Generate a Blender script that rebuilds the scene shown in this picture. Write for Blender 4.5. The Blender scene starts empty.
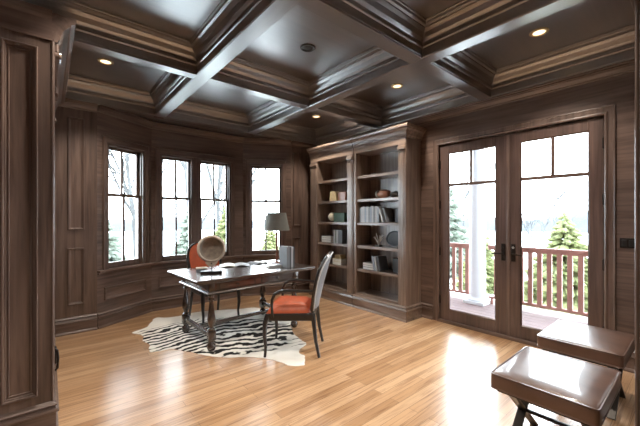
import bpy, bmesh, math, random
from mathutils import Vector, Matrix, noise
random.seed(7)
SC = bpy.context.scene
COL = SC.collection
PI = math.pi

# ------------------------------------------------------------------ materials
def new_mat(name):
    m = bpy.data.materials.new(name); m.use_nodes = True
    nt = m.node_tree
    b = nt.nodes['Principled BSDF']
    return m, nt, b

def ramp(nt, stops):
    r = nt.nodes.new('ShaderNodeValToRGB')
    e = r.color_ramp.elements
    while len(e) < len(stops): e.new(0.5)
    for k, (p, c) in enumerate(stops):
        e[k].position = p; e[k].color = (*c, 1)
    return r

def noise_node(nt, vec, scale, detail=4, rough=.55, dist=0.0):
    n = nt.nodes.new('ShaderNodeTexNoise')
    n.inputs['Scale'].default_value = scale; n.inputs['Detail'].default_value = detail
    n.inputs['Roughness'].default_value = rough; n.inputs['Distortion'].default_value = dist
    if vec is not None: nt.links.new(vec, n.inputs['Vector'])
    return n

def mapping(nt, scale, rot=(0, 0, 0), loc=(0, 0, 0)):
    t = nt.nodes.new('ShaderNodeTexCoord'); mp = nt.nodes.new('ShaderNodeMapping')
    mp.inputs['Scale'].default_value = scale; mp.inputs['Rotation'].default_value = rot; mp.inputs['Location'].default_value = loc
    nt.links.new(t.outputs['Object'], mp.inputs['Vector'])
    return mp.outputs['Vector']

def mixc(nt, fac, a, b, mode='MIX'):
    m = nt.nodes.new('ShaderNodeMix'); m.data_type = 'RGBA'; m.blend_type = mode
    for sock, v in ((m.inputs[0], fac), (m.inputs[6], a), (m.inputs[7], b)):
        if isinstance(v, (int, float)): sock.default_value = v
        elif isinstance(v, tuple): sock.default_value = (*v, 1)
        else: nt.links.new(v, sock)
    return m.outputs[2]

def wood(name, axis, dark, light, rough=.34, coat=.35, fine=26.0, bump=.08, crough=.2, cior=1.75):
    m, nt, b = new_mat(name)
    s = [fine] * 3; s['xyz'.index(axis)] = fine * .055
    n1 = noise_node(nt, mapping(nt, s), 1.0, 6, .6, .6)
    s2 = [5.0] * 3; s2['xyz'.index(axis)] = .7
    n2 = noise_node(nt, mapping(nt, s2, loc=(3.1, 1.7, .4)), 1.0, 3, .5, .3)
    r1 = ramp(nt, [(.28, dark), (.72, light)])
    nt.links.new(n1.outputs['Fac'], r1.inputs['Fac'])
    r2 = ramp(nt, [(.3, (.62, .6, .58)), (.7, (1.15, 1.13, 1.1))])
    nt.links.new(n2.outputs['Fac'], r2.inputs['Fac'])
    c = mixc(nt, 1.0, r1.outputs['Color'], r2.outputs['Color'], 'MULTIPLY')
    nt.links.new(c, b.inputs['Base Color'])
    b.inputs['Roughness'].default_value = rough
    b.inputs['Coat Weight'].default_value = coat; b.inputs['Coat Roughness'].default_value = crough; b.inputs['Coat IOR'].default_value = cior
    bp = nt.nodes.new('ShaderNodeBump'); bp.inputs['Strength'].default_value = bump; bp.inputs['Distance'].default_value = .004
    nt.links.new(n1.outputs['Fac'], bp.inputs['Height']); nt.links.new(bp.outputs['Normal'], b.inputs['Normal'])
    return m

def plain(name, col, rough=.5, metal=0.0, var=.12, scale=9.0, coat=0.0, bump=0.0, sheen=0.0):
    m, nt, b = new_mat(name)
    n = noise_node(nt, mapping(nt, (scale,) * 3), 1.0, 4)
    lo = tuple(x * (1 - var) for x in col); hi = tuple(min(1, x * (1 + var)) for x in col)
    r = ramp(nt, [(.3, lo), (.7, hi)])
    nt.links.new(n.outputs['Fac'], r.inputs['Fac']); nt.links.new(r.outputs['Color'], b.inputs['Base Color'])
    b.inputs['Roughness'].default_value = rough; b.inputs['Metallic'].default_value = metal
    b.inputs['Coat Weight'].default_value = coat
    b.inputs['Sheen Weight'].default_value = sheen
    if bump:
        n3 = noise_node(nt, mapping(nt, (scale * 12,) * 3), 1.0, 3)
        bp = nt.nodes.new('ShaderNodeBump'); bp.inputs['Strength'].default_value = bump; bp.inputs['Distance'].default_value = .003
        nt.links.new(n3.outputs['Fac'], bp.inputs['Height']); nt.links.new(bp.outputs['Normal'], b.inputs['Normal'])
    return m

WD, WL = (.082, .054, .045), (.215, .147, .120)
W = {a: wood('dark stained oak ' + a, a, WD, WL) for a in 'xyz'}
DOORW = {a: wood('door oak ' + a, a, (.062, .038, .032), (.155, .099, .083)) for a in 'yz'}
CEIL = wood('ceiling panel oak', 'x', (.042, .031, .027), (.115, .084, .07), rough=.28, coat=1.0, fine=18, bump=.012, crough=.34, cior=3.3)
BEAM = {a: wood('beam oak ' + a, a, (.036, .027, .024), (.10, .076, .066), rough=.28, coat=1.0, bump=.02, crough=.32, cior=3.2) for a in 'xy'}
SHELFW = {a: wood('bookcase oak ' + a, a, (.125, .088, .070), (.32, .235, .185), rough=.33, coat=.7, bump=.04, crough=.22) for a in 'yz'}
DESKW = {a: wood('desk walnut ' + a, a, (.026, .017, .013), (.075, .048, .035), rough=.25, coat=1.0, crough=.24, cior=1.75, bump=.03) for a in 'xyz'}
BLACK = plain('black lacquer', (.012, .011, .011), .3, coat=.3)
GLASSDARK = plain('bronze metal', (.03, .025, .022), .4, .8)

def floor_mat():
    m, nt, b = new_mat('honey oak strip floor')
    v = mapping(nt, (1, 1, 1))
    br = nt.nodes.new('ShaderNodeTexBrick')
    nt.links.new(v, br.inputs['Vector'])
    br.inputs['Scale'].default_value = 1.0
    br.inputs['Brick Width'].default_value = 1.25; br.inputs['Row Height'].default_value = .083
    br.inputs['Mortar Size'].default_value = .0012; br.inputs['Mortar Smooth'].default_value = .2
    br.inputs['Color1'].default_value = (.0, .0, .0, 1); br.inputs['Color2'].default_value = (1, 1, 1, 1)
    br.inputs['Mortar'].default_value = (.3, .3, .3, 1); br.inputs['Bias'].default_value = 0
    br.offset = .37; br.offset_frequency = 2
    tone = ramp(nt, [(0, (.42, .235, .115)), (.35, (.51, .305, .16)), (.7, (.59, .37, .21)), (1, (.66, .44, .265))])
    nt.links.new(br.outputs['Color'], tone.inputs['Fac'])
    n1 = noise_node(nt, mapping(nt, (1.6, 34, 1)), 1.0, 6, .62, 1.2)
    gr = ramp(nt, [(.32, (.55, .46, .38)), (.5, (.97, .95, .93)), (.72, (1.12, 1.1, 1.05))])
    nt.links.new(n1.outputs['Fac'], gr.inputs['Fac'])
    c = mixc(nt, 1.0, tone.outputs['Color'], gr.outputs['Color'], 'MULTIPLY')
    c = mixc(nt, br.outputs['Fac'], c, (.12, .06, .025))
    nt.links.new(c, b.inputs['Base Color'])
    b.inputs['Roughness'].default_value = .30
    b.inputs['Coat Weight'].default_value = .9; b.inputs['Coat Roughness'].default_value = .24; b.inputs['Coat IOR'].default_value = 1.6
    bp = nt.nodes.new('ShaderNodeBump'); bp.inputs['Strength'].default_value = .12; bp.inputs['Distance'].default_value = .003
    nt.links.new(n1.outputs['Fac'], bp.inputs['Height']); nt.links.new(bp.outputs['Normal'], b.inputs['Normal'])
    return m

def glass_mat():
    m, nt, b = new_mat('window glass')
    nt.nodes.remove(b)
    out = nt.nodes['Material Output']
    tr = nt.nodes.new('ShaderNodeBsdfTransparent'); tr.inputs['Color'].default_value = (.97, .985, .98, 1)
    gl = nt.nodes.new('ShaderNodeBsdfGlossy'); gl.inputs['Roughness'].default_value = .02
    fr = nt.nodes.new('ShaderNodeFresnel'); fr.inputs['IOR'].default_value = 1.35
    mx = nt.nodes.new('ShaderNodeMixShader')
    nt.links.new(fr.outputs[0], mx.inputs[0]); nt.links.new(tr.outputs[0], mx.inputs[1]); nt.links.new(gl.outputs[0], mx.inputs[2])
    nt.links.new(mx.outputs[0], out.inputs[0])
    return m

def zebra_mat():
    m, nt, b = new_mat('zebra hide')
    v = mapping(nt, (1, 1, 1), rot=(0, 0, math.radians(40)))          # x runs along the hide, y across
    nd = noise_node(nt, mapping(nt, (3.4, 3.4, 1), rot=(0, 0, math.radians(40))), 1.0, 3, .5)
    sp = nt.nodes.new('ShaderNodeSeparateXYZ'); nt.links.new(v, sp.inputs[0])
    def M(op, a, b_=None):
        n = nt.nodes.new('ShaderNodeMath'); n.operation = op
        for i, x in enumerate((a, b_)):
            if x is None: continue
            if isinstance(x, (int, float)): n.inputs[i].default_value = x
            else: nt.links.new(x, n.inputs[i])
        return n.outputs[0]
    nz = M('SUBTRACT', nd.outputs['Fac'], .5)
    ax = sp.outputs[0]; ay = sp.outputs[1]
    lean = M('ADD', M('MULTIPLY', ax, -.35), M('MULTIPLY', M('MINIMUM', M('ADD', ax, .15), 0.0), -.8))
    ph = M('ADD', M('ADD', ay, lean), M('MULTIPLY', nz, .42))
    st = M('SINE', M('MULTIPLY', ph, 44.0))
    n2 = noise_node(nt, mapping(nt, (9, 9, 1)), 1.0, 2)
    st = M('ADD', st, M('MULTIPLY', M('SUBTRACT', n2.outputs['Fac'], .5), 1.6))
    # stripes fade out towards the pale belly edge of the hide
    ex = M('DIVIDE', ax, 1.15); ey = M('DIVIDE', ay, .70)
    d = M('ADD', M('MULTIPLY', ex, ex), M('MULTIPLY', ey, ey))
    d = M('ADD', d, M('MULTIPLY', nz, .8))
    cut = M('SUBTRACT', st, M('MULTIPLY', M('MAXIMUM', M('SUBTRACT', d, .45), 0.0), 2.6))
    r = ramp(nt, [(.0, (.82, .79, .73)), (.18, (.80, .76, .69)), (.40, (.018, .016, .015)), (1, (.012, .011, .01))])
    nt.links.new(M('ADD', M('MULTIPLY', cut, .5), .28), r.inputs['Fac'])
    nt.links.new(r.outputs['Color'], b.inputs['Base Color'])
    b.inputs['Roughness'].default_value = .9; b.inputs['Specular IOR Level'].default_value = .15
    return m

MFLOOR, MGLASS, MZEBRA = floor_mat(), glass_mat(), zebra_mat()
M_ = dict(
    orange=plain('orange leather', (.42, .082, .028), .45, var=.18, coat=.1),
    grey=plain('grey woven fabric', (.10, .11, .13), .5, var=.15, scale=30, bump=.2, sheen=.2),
    palegrey=plain('pale grey piping', (.42, .42, .42), .45, var=.1),
    leather=plain('brown leather', (.125, .068, .047), .33, var=.25, scale=6, coat=.45, bump=.06),
    legsteel=plain('dark bronze steel', (.035, .03, .026), .35, .6, coat=.2),
    bowl=plain('carved pale wood', (.52, .44, .36), .7, var=.2, scale=14, bump=.3),
    bowldark=plain('weathered dish wood', (.26, .215, .175), .75, var=.3, scale=20, bump=.4),
    shade=plain('grey linen shade', (.17, .175, .16), .8, var=.06, scale=40, bump=.15),
    stem=plain('reddish turned wood', (.17, .06, .035), .35, var=.2, coat=.3),
    white=plain('white paint', (.80, .80, .79), .4, var=.03),
    paper=plain('paper', (.78, .77, .74), .7, var=.05),
    ink=plain('printed page', (.20, .20, .21), .55, var=.5, scale=16),
    bookgrey=plain('grey cloth cover', (.17, .185, .21), .55, var=.12),
    bookdark=plain('charcoal cover', (.055, .06, .068), .4, var=.2),
    bookwhite=plain('white book jacket', (.36, .375, .40), .4, var=.06),
    bookblue=plain('slate blue jacket', (.20, .235, .29), .45, var=.1),
    bookgreen=plain('dark green cover', (.03, .075, .045), .45, var=.2),
    bookcream=plain('cream jacket', (.62, .55, .36), .5, var=.1),
    gold=plain('gilt box', (.60, .48, .26), .45, var=.2, scale=20),
    brown=plain('brown ceramic', (.26, .115, .07), .35, var=.2, coat=.3),
    bronze=plain('dark bronze', (.03, .026, .022), .35, .5),
    coral=plain('pale carved coral', (.55, .54, .50), .6, var=.15, scale=20),
    ball=plain('ivory ball', (.62, .57, .46), .45, var=.12, scale=14),
    deck=plain('pinkish composite decking', (.17, .115, .112), .8, var=.1, scale=3),
    rail=plain('redwood stain', (.33, .155, .125), .55, var=.15, scale=5),
    colpaint=plain('exterior white paint', (.62, .65, .69), .45, var=.02),
    ground=plain('thin snow on lawn', (.80, .81, .80), .9, var=.14, scale=.6),
    hill=plain('far winter woods', (.045, .05, .058), .95, var=.12, scale=.5),
    bark=plain('pale winter bark', (.07, .07, .071), .85, var=.25, scale=6),
    sbark=plain('spruce bark', (.16, .12, .09), .9, var=.2, scale=6),
    spruce=plain('spruce needles', (.105, .115, .04), .8, var=.35, scale=5),
    spruce2=plain('frosted spruce needles', (.105, .122, .095), .8, var=.4, scale=5),
    shrub=plain('yellow green shrub', (.12, .13, .045), .8, var=.3, scale=5),
    hall=plain('hall wall paint', (.30, .29, .28), .7, var=.03, scale=2),
)
def emit_mat(name, col, s):
    m, nt, b = new_mat(name)
    b.inputs['Base Color'].default_value = (*col, 1)
    b.inputs['Emission Color'].default_value = (*col, 1); b.inputs['Emission Strength'].default_value = s
    return m
M_['bulb'] = emit_mat('lit lamp glass', (1, .82, .55), 1.0)

# ------------------------------------------------------------------ mesh helpers
def nbm(): return bmesh.new()

def box(bm, a, b, bev=0.0, T=None, seg=2):
    (x0, y0, z0), (x1, y1, z1) = a, b
    x0, x1 = min(x0, x1), max(x0, x1); y0, y1 = min(y0, y1), max(y0, y1); z0, z1 = min(z0, z1), max(z0, z1)
    t = bmesh.new()
    vs = [t.verts.new(p) for p in ((x0, y0, z0), (x1, y0, z0), (x1, y1, z0), (x0, y1, z0), (x0, y0, z1), (x1, y0, z1), (x1, y1, z1), (x0, y1, z1))]
    for f in ((0, 3, 2, 1), (4, 5, 6, 7), (0, 1, 5, 4), (1, 2, 6, 5), (2, 3, 7, 6), (3, 0, 4, 7)):
        t.faces.new([vs[i] for i in f])
    if bev > 0:
        bev = min(bev, .49 * min(x1 - x0, y1 - y0, z1 - z0))
        bmesh.ops.bevel(t, geom=t.edges[:], offset=bev, segments=seg, affect='EDGES', profile=.5)
    merge(bm, t, T)

def merge(bm, t, T=None):
    t.verts.index_update()
    mp = []
    for v in t.verts:
        p = v.co
        if T is not None: p = T @ p if isinstance(T, Matrix) else Vector(T(p))
        mp.append(bm.verts.new(p))
    for f in t.faces:
        try: bm.faces.new([mp[v.index] for v in f.verts])
        except ValueError: pass
    t.free()

def tube(bm, pts, rad, n=10, caps=True, flat=None):
    """round bar along points; rad is a number or one per point; flat=(ax, k) squashes"""
    pts = [Vector(p) for p in pts]
    if isinstance(rad, (int, float)): rad = [rad] * len(pts)
    rings = []; prev = None
    for i, p in enumerate(pts):
        d = (pts[min(i + 1, len(pts) - 1)] - pts[max(i - 1, 0)]).normalized()
        if prev is None:
            u = d.orthogonal().normalized() if abs(d.z) > .95 else Vector((0, 0, 1)).cross(d).normalized()
        else:
            u = (prev - d * prev.dot(d)).normalized()
        prev = u; w = d.cross(u)
        rings.append([bm.verts.new(p + (u * math.cos(2 * PI * k / n) + w * math.sin(2 * PI * k / n)) * rad[i]) for k in range(n)])
    for a, b in zip(rings, rings[1:]):
        for k in range(n):
            bm.faces.new((a[k], a[(k + 1) % n], b[(k + 1) % n], b[k]))
    if caps:
        bm.faces.new(rings[0][::-1]); bm.faces.new(rings[-1])

def lathe(bm, prof, n=24, T=None, caps=True):
    t = bmesh.new(); rings = []
    for r, z in prof:
        rings.append([t.verts.new((r * math.cos(2 * PI * k / n), r * math.sin(2 * PI * k / n), z)) for k in range(n)])
    for a, b in zip(rings, rings[1:]):
        for k in range(n): t.faces.new((a[k], a[(k + 1) % n], b[(k + 1) % n], b[k]))
    if caps:
        t.faces.new(rings[0][::-1]); t.faces.new(rings[-1])
    merge(bm, t, T)

def prism(bm, poly, z0, z1, T=None, bev=0.0):
    t = bmesh.new()
    lo = [t.verts.new((x, y, z0)) for x, y in poly]; hi = [t.verts.new((x, y, z1)) for x, y in poly]
    n = len(poly)
    t.faces.new(lo[::-1]); t.faces.new(hi)
    for k in range(n): t.faces.new((lo[k], lo[(k + 1) % n], hi[(k + 1) % n], hi[k]))
    if bev: bmesh.ops.bevel(t, geom=t.edges[:], offset=bev, segments=2, affect='EDGES', profile=.5)
    merge(bm, t, T)

def sweep(bm, path, prof, closed=True, T=None):
    """mitred moulding: profile points (offset to the LEFT of travel, third coordinate) along a 2-D path"""
    P = [Vector(p) for p in path]; n = len(P); t = bmesh.new(); cols = []
    for i in range(n):
        if closed or 0 < i < n - 1:
            d0 = (P[i] - P[i - 1]).normalized(); d1 = (P[(i + 1) % n] - P[i]).normalized()
        elif i == 0: d0 = d1 = (P[1] - P[0]).normalized()
        else: d0 = d1 = (P[i] - P[i - 1]).normalized()
        n0 = Vector((-d0.y, d0.x)); n1 = Vector((-d1.y, d1.x))
        m = (n0 + n1); m = m / max(.2, (1 + n0.dot(n1)))
        cols.append([t.verts.new((P[i].x + m.x * o, P[i].y + m.y * o, q)) for o, q in prof])
    rng = range(n) if closed else range(n - 1)
    k = len(prof)
    for i in rng:
        a, b = cols[i], cols[(i + 1) % n]
        for j in range(k):
            t.faces.new((a[j], b[j], b[(j + 1) % k], a[(j + 1) % k]))
    if not closed:
        t.faces.new(cols[0][::-1]); t.faces.new(cols[-1])
    merge(bm, t, T)

def link(name, bm, mat, parent=None, smooth=False, loc=None, rz=0.0, ang=35, rot=None):
    me = bpy.data.meshes.new(name)
    bmesh.ops.recalc_face_normals(bm, faces=bm.faces[:])
    bm.to_mesh(me); bm.free()
    o = bpy.data.objects.new(name, me); COL.objects.link(o)
    me.materials.append(mat)
    if smooth:
        me.shade_smooth()
        try: me.set_sharp_from_angle(angle=math.radians(ang))
        except Exception: pass
    if parent is not None: o.parent = parent
    if loc is not None: o.location = loc
    if rot is not None: o.rotation_euler = rot
    elif rz: o.rotation_euler = (0, 0, rz)
    return o

def struct(name, bm, mat, **k):
    o = link(name, bm, mat, **k)
    if o.parent is None: o['kind'] = 'structure'
    return o

def thing(name, label, cat, loc=(0, 0, 0), rz=0.0, group=None, kind=None):
    o = bpy.data.objects.new(name, None); COL.objects.link(o)
    o.empty_display_size = .1
    o.location = loc; o.rotation_euler = (0, 0, rz)
    if kind: o['kind'] = kind
    if label: o['label'] = label; o['category'] = cat
    if group: o['group'] = group
    return o

def tag(o, label, cat, group=None):
    o['label'] = label; o['category'] = cat
    if group: o['group'] = group
    return o

def Tz(x, y, z=0, rz=0): return Matrix.Translation((x, y, z)) @ Matrix.Rotation(rz, 4, 'Z')

# ------------------------------------------------------------------ room constants (metres)
XL, XR = -.29, 4.077          # left / right walls
YB, YS = 4.942, .214           # back wall, room face of the wall behind the stools
ZB, ZC = 2.82, 3.08           # beam soffit, coffer panel
A, B, C, D = (.473, 4.942), (1.19, 5.362), (2.688, 5.362), (3.444, 4.942)   # bay corners

BASEPROF = [(0, 0), (.034, 0), (.034, .014), (.028, .026), (.02, .03), (.02, .128), (.032, .134), (.036, .142), (.032, .151), (.02, .155), (.014, .168), (.022, .173), (.026, .181), (.020, .189), (.006, .196), (0, .2)]
CROWN = [(0, 0), (.014, 0), (.02, .007), (.014, .014), (.018, .018), (.026, .026), (.05, .046), (.05, .052), (.062, .054), (.066, .061), (.062, .068), (.074, .072), (.078, .08), (.078, .088), (0, .088)]
PANEL = [(0, 0), (0, .016), (.005, .023), (.011, .022), (.015, .014), (.022, .012), (.026, .005), (.034, .003), (.034, 0)]

# ------------------------------------------------------------------ floor, ceiling
bm = nbm(); box(bm, (-1.6, -3.2, -.12), (XR + .02, YB + .0, 0)); 
prism(bm, [(A[0], A[1]), (D[0], D[1]), (C[0], C[1]), (B[0], B[1])], -.12, 0)
struct('floor', bm, MFLOOR)
bm = nbm(); box(bm, (XL - .15, YS - .2, ZC), (XR + .15, YB + .15, ZC + .12))
struct('ceiling', bm, CEIL)
bm = nbm(); prism(bm, [(A[0] - .1, YB + .02), (D[0] + .1, YB + .02), (C[0] + .1, 5.56), (B[0] - .1, 5.56)], 2.85, 2.95)
struct('ceiling_bay', bm, CEIL)
# beam grid
BX = [(XL - .02, -.19), (1.135, 1.268), (2.552, 2.688), (3.985, XR + .02)]
BY = [(YS - .02, YS + .06), (1.625, 1.757), (3.250, 3.366), (4.872, YB + .06)]
def soffit(a0, a1, b0, b1, ax, nm):
    bm = nbm()
    if ax == 'y':
        box(bm, (a0, b0, ZB), (a1, b1, ZC), .004)
        for e in (a0, a1): box(bm, (e - .006, b0, ZB + .006), (e + .006, b1, ZB + .02), .003)
    else:
        box(bm, (b0, a0, ZB), (b1, a1, ZC), .004)
        for e in (a0, a1): box(bm, (b0, e - .006, ZB + .006), (b1, e + .006, ZB + .02), .003)
    struct(nm, bm, BEAM[ax])
k = 1
for (a0, a1) in BX:
    soffit(a0, a1, YS, YB, 'y', 'trim_%d' % k); k += 1
for j, (a0, a1) in enumerate(BY):
    bm = nbm()
    for i in range(3):
        box(bm, (BX[i][1] - .001, a0, ZB + .0008), (BX[i + 1][0] + .001, a1, ZC), .004)
    struct('trim_%d' % k, bm, BEAM['x']); k += 1
# coffer mouldings
CPROF = [(0, ZB + .02), (.004, ZB + .02), (.004, ZB + .085), (.014, ZB + .09), (.018, ZB + .098), (.014, ZB + .106), (.006, ZB + .11), (.006, ZB + .135), (.016, ZB + .142),
         (.03, ZB + .155), (.05, ZB + .19), (.072, ZB + .212), (.072, ZB + .222), (.092, ZB + .228), (.098, ZB + .238), (.098, ZB + .246), (.106, ZB + .25), (.106, ZC + .002), (0, ZC + .002)]
for i in range(3):
    for j in range(3):
        bm = nbm()
        x0, x1 = BX[i][1], BX[i + 1][0]; y0, y1 = BY[j][1], BY[j + 1][0]
        sweep(bm, [(x0, y0), (x1, y0), (x1, y1), (x0, y1)], CPROF, True)
        struct('trim_%d' % k, bm, BEAM['x']); k += 1

# ------------------------------------------------------------------ walls
bm = nbm(); box(bm, (XL - .14, YS - .2, 0), (XL, YB + .14, ZC)); struct('wall_left', bm, W['z'])
# back wall either side of the bay
def back_section(nm, x0, x1, px0, px1):
    bm = nbm(); box(bm, (x0, YB, 0), (x1, YB + .14, ZC)); w = struct(nm, bm, W['z'])
    TT = lambda p: (p[0], YB - p[2], p[1])
    for z0, z1 in ((1.255, 2.62), (.345, 1.035)):
        b2 = nbm(); sweep(b2, [(px0, z0), (px1, z0), (px1, z1), (px0, z1)], PANEL, True, TT)
        link('panel_moulding', b2, W['z'], w)
    b2 = nbm(); sweep(b2, [(x1, YB), (x0, YB)], BASEPROF, False); link('baseboard', b2, W['x'], w)
    b2 = nbm(); sweep(b2, [(x1, YB), (x0, YB)], [(o, q + 2.73) for o, q in CROWN], False); link('crown_moulding', b2, W['x'], w)
back_section('wall_back', XL, A[0], .18, .342)
back_section('wall_rear', D[0], XR, 3.49, 3.65)
bm = nbm(); box(bm, (A[0] - .05, YB + .02, 2.84), (D[0] + .05, YB + .14, ZC)); struct('wall_bay_header', bm, W['x'])
# right wall with the doorway
DY0, DY1, DH = .625, 2.335, 2.385
bm = nbm()
box(bm, (XR, YS - .2, 0), (XR + .16, DY0, ZC)); box(bm, (XR, DY1, 0), (XR + .16, YB + .14, ZC)); box(bm, (XR, DY0, DH), (XR + .16, DY1, ZC))
wr = struct('wall_right', bm, W['y'])
b2 = nbm(); sweep(b2, [(XR, YS), (XR, YB)], [(o, q + 2.73) for o, q in CROWN], False); link('crown_moulding', b2, W['y'], wr)
b2 = nbm(); sweep(b2, [(XR, 2.42), (XR, 2.62)], BASEPROF, False); link('baseboard', b2, W['y'], wr)
b2 = nbm(); sweep(b2, [(XR, YS), (XR, .53)], BASEPROF, False); link('baseboard', b2, W['y'], wr)
# door casing
bm = nbm()
TT = lambda p: (XR - p[2], p[0], p[1])
cp = [(0, 0), (0, .02), (.012, .026), (.022, .022), (.03, .014), (.068, .014), (.074, .018), (.08, .016), (.08, 0)]
sweep(bm, [(DY0 - .0, 0), (DY0, DH), (DY1, DH), (DY1, 0)], [(o - .0, q) for o, q in cp], False, TT)
struct('trim_%d' % k, bm, W['z']); k += 1
bm = nbm(); box(bm, (XR + .06, DY0, .02), (XR + .11, DY0 + .035, DH), .003); box(bm, (XR + .06, DY1 - .035, .02), (XR + .11, DY1, DH), .003); box(bm, (XR + .06, DY0, DH - .04), (XR + .11, DY1, DH), .003)
box(bm, (XR + .06, 1.45, .02), (XR + .075, 1.50, DH), .003)
struct('trim_%d' % k, bm, W['z']); k += 1
bm = nbm(); box(bm, (XR - .03, DY0, 0), (XR + .2, DY1, .036), .005); struct('door_sill', bm, W['y'])['kind'] = 'structure'

# wall behind the stools: its end carries the casing of the wide opening the picture is taken from
JX = 2.30
bm = nbm(); box(bm, (JX, YS - .16, 0), (XR + .15, YS, ZC)); ws = struct('wall_front', bm, W['x'])
b2 = nbm(); box(b2, (JX - .02, YS - .17, 0), (JX, YS + .002, ZC), .003); link('jamb', b2, W['z'], ws)
b2 = nbm(); box(b2, (JX - .006, YS, 0), (JX + .09, YS + .018, 2.74), .004)
box(b2, (JX - .012, YS + .004, 0), (JX + .012, YS + .020, 2.74), .006); link('opening_casing', b2, W['z'], ws)
b2 = nbm(); box(b2, (JX + .09, YS, 0), (XR, YS + .018, .2), .004); link('baseboard', b2, W['x'], ws)

# hall the picture is taken from
bm = nbm(); box(bm, (-1.75, -3.2, 0), (-1.6, YS - .16, 2.85)); box(bm, (-1.75, YS - .17, 0), (XL - .14, YS - .02, 2.85)); struct('wall_hall_left', bm, M_['hall'])
bm = nbm(); box(bm, (-1.75, -3.35, 0), (XR + .15, -3.2, 2.85)); box(bm, (XR + .14, -3.2, 0), (XR + .29, YS - .1, 2.85)); struct('wall_hall_back', bm, M_['hall'])
bm = nbm(); box(bm, (-1.75, -3.35, 2.8), (XR + .15, YS - .15, 2.95)); struct('ceiling_hall', bm, M_['hall'])
# ------------------------------------------------------------------ bay facets with windows
ZS, ZH = .735, 2.375     # stool top, head of opening
WN = [1]
def facet(P0, P1, nm, opens, pan, e0, e1):
    L = math.hypot(P1[0] - P0[0], P1[1] - P0[1]); rz = math.atan2(P1[1] - P0[1], P1[0] - P0[0])
    loc = (P0[0], P0[1], 0); K = dict(loc=loc, rz=rz)
    s0, s1 = opens[0][0], opens[-1][1]
    bm = nbm()
    box(bm, (-e0, 0, 0), (s0, .15, 2.86)); box(bm, (s1, 0, 0), (L + e1, .15, 2.86))
    box(bm, (s0, 0, 0), (s1, .15, ZS - .03)); box(bm, (s0, 0, ZH), (s1, .15, 2.86))
    for (a, b), (c, d) in zip(opens, opens[1:]): box(bm, (b, 0, ZS - .03), (c, .15, ZH))
    w = struct(nm, bm, W['x'], **K)
    # casing, head, stool, apron
    b2 = nbm(); cw = .062
    box(b2, (s0 - cw, -.018, ZS), (s0 - .006, 0, ZH + .075), .003); box(b2, (s1 + .006, -.018, ZS), (s1 + cw, 0, ZH + .075), .003)
    box(b2, (s0 - cw - .004, -.026, ZS), (s0 - cw + .012, 0, ZH + .075), .004); box(b2, (s1 + cw - .012, -.026, ZS), (s1 + cw + .004, 0, ZH + .075), .004)
    for (a, b), (c, d) in zip(opens, opens[1:]):
        box(b2, (b + .006, -.018, ZS), (c - .006, 0, ZH), .003)
        box(b2, ((b + c) / 2 - .018, -.026, ZS), ((b + c) / 2 + .018, 0, ZH), .005)
    link('side_casing', b2, W['z'], w)
    b2 = nbm(); box(b2, (s0 - cw, -.02, ZH + .006), (s1 + cw, 0, ZH + .08), .003)
    box(b2, (max(.0, s0 - cw - .012), -.034, ZH + .08), (min(L, s1 + cw + .012), 0, ZH + .1), .006); link('head_casing', b2, W['x'], w)
    b2 = nbm(); box(b2, (0, -.055, ZS - .03), (L, .06, ZS), .008); box(b2, (0.0, -.028, ZS - .055), (L, 0, ZS - .03), .008); link('window_stool', b2, W['x'], w)
    TT = lambda p: (p[0], -p[2], p[1])
    b2 = nbm()
    for a, b in pan: sweep(b2, [(a, .34), (b, .34), (b, .505), (a, .505)], PANEL, True, TT)
    link('panel_moulding', b2, W['x'], w)
    b2 = nbm(); sweep(b2, [(L, 0), (0, 0)], BASEPROF, False); link('baseboard', b2, W['x'], w)
    b2 = nbm(); sweep(b2, [(L, 0), (0, 0)], [(o, q + 2.745) for o, q in CROWN], False); link('crown_moulding', b2, W['x'], w)
    for (a, b) in opens:
        n = WN[0]; WN[0] += 1
        f = nbm(); j = .022
        box(f, (a, 0, ZS), (a + j, .15, ZH), .002); box(f, (b - j, 0, ZS), (b, .15, ZH), .002)
        box(f, (a, 0, ZH - j), (b, .15, ZH), .002); box(f, (a, .06, ZS - .01), (b, .16, ZS + .015), .002)
        for x in (a + j, b - j - .012): box(f, (x, .03, ZS), (x + .012, .045, ZH - j), .002)
        wf = struct('window_%d' % n, f, W['z'], **K)
        ZM = 1.71
        for nmS, z0, z1, y in (('upper_sash', ZM - .02, ZH - j, .085), ('lower_sash', ZS + .012, ZM + .02, .05)):
            s = nbm(); st = .034; a1, b1 = a + j, b - j; m = (a1 + b1) / 2
            bot = .062 if nmS == 'lower_sash' else .036
            box(s, (a1, y, z0), (a1 + st, y + .032, z1), .004); box(s, (b1 - st, y, z0), (b1, y + .032, z1), .004)
            box(s, (a1, y, z0), (b1, y + .032, z0 + bot), .004); box(s, (a1, y, z1 - .038), (b1, y + .032, z1), .004)
            box(s, (m - .015, y + .004, z0 + .01), (m + .015, y + .03, z1 - .01), .004)
            so = link(nmS, s, W['z'], wf)
            g = nbm(); box(g, (a1 + .02, y + .015, z0 + .02), (b1 - .02, y + .019, z1 - .02)); link('pane', g, MGLASS, so)
        h = nbm(); box(h, ((a + b) / 2 - .03, .03, ZM + .02), ((a + b) / 2 + .03, .052, ZM + .032), .004); tube(h, [((a + b) / 2, .04, ZM + .028), ((a + b) / 2, .04, ZM + .045)], .012, 10)
        link('sash_lock', h, GLASSDARK, wf)
facet(A, B, 'wall_bay_left', [(.135, .705)], [(.09, .72)], .0, .09)
facet(B, C, 'wall_bay_middle', [(.122, .618), (.722, 1.262)], [(.1, .69), (.78, 1.4)], .04, .04)
facet(C, D, 'wall_bay_right', [(.112, .708)], [(.09, .76)], .09, .0)

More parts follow.
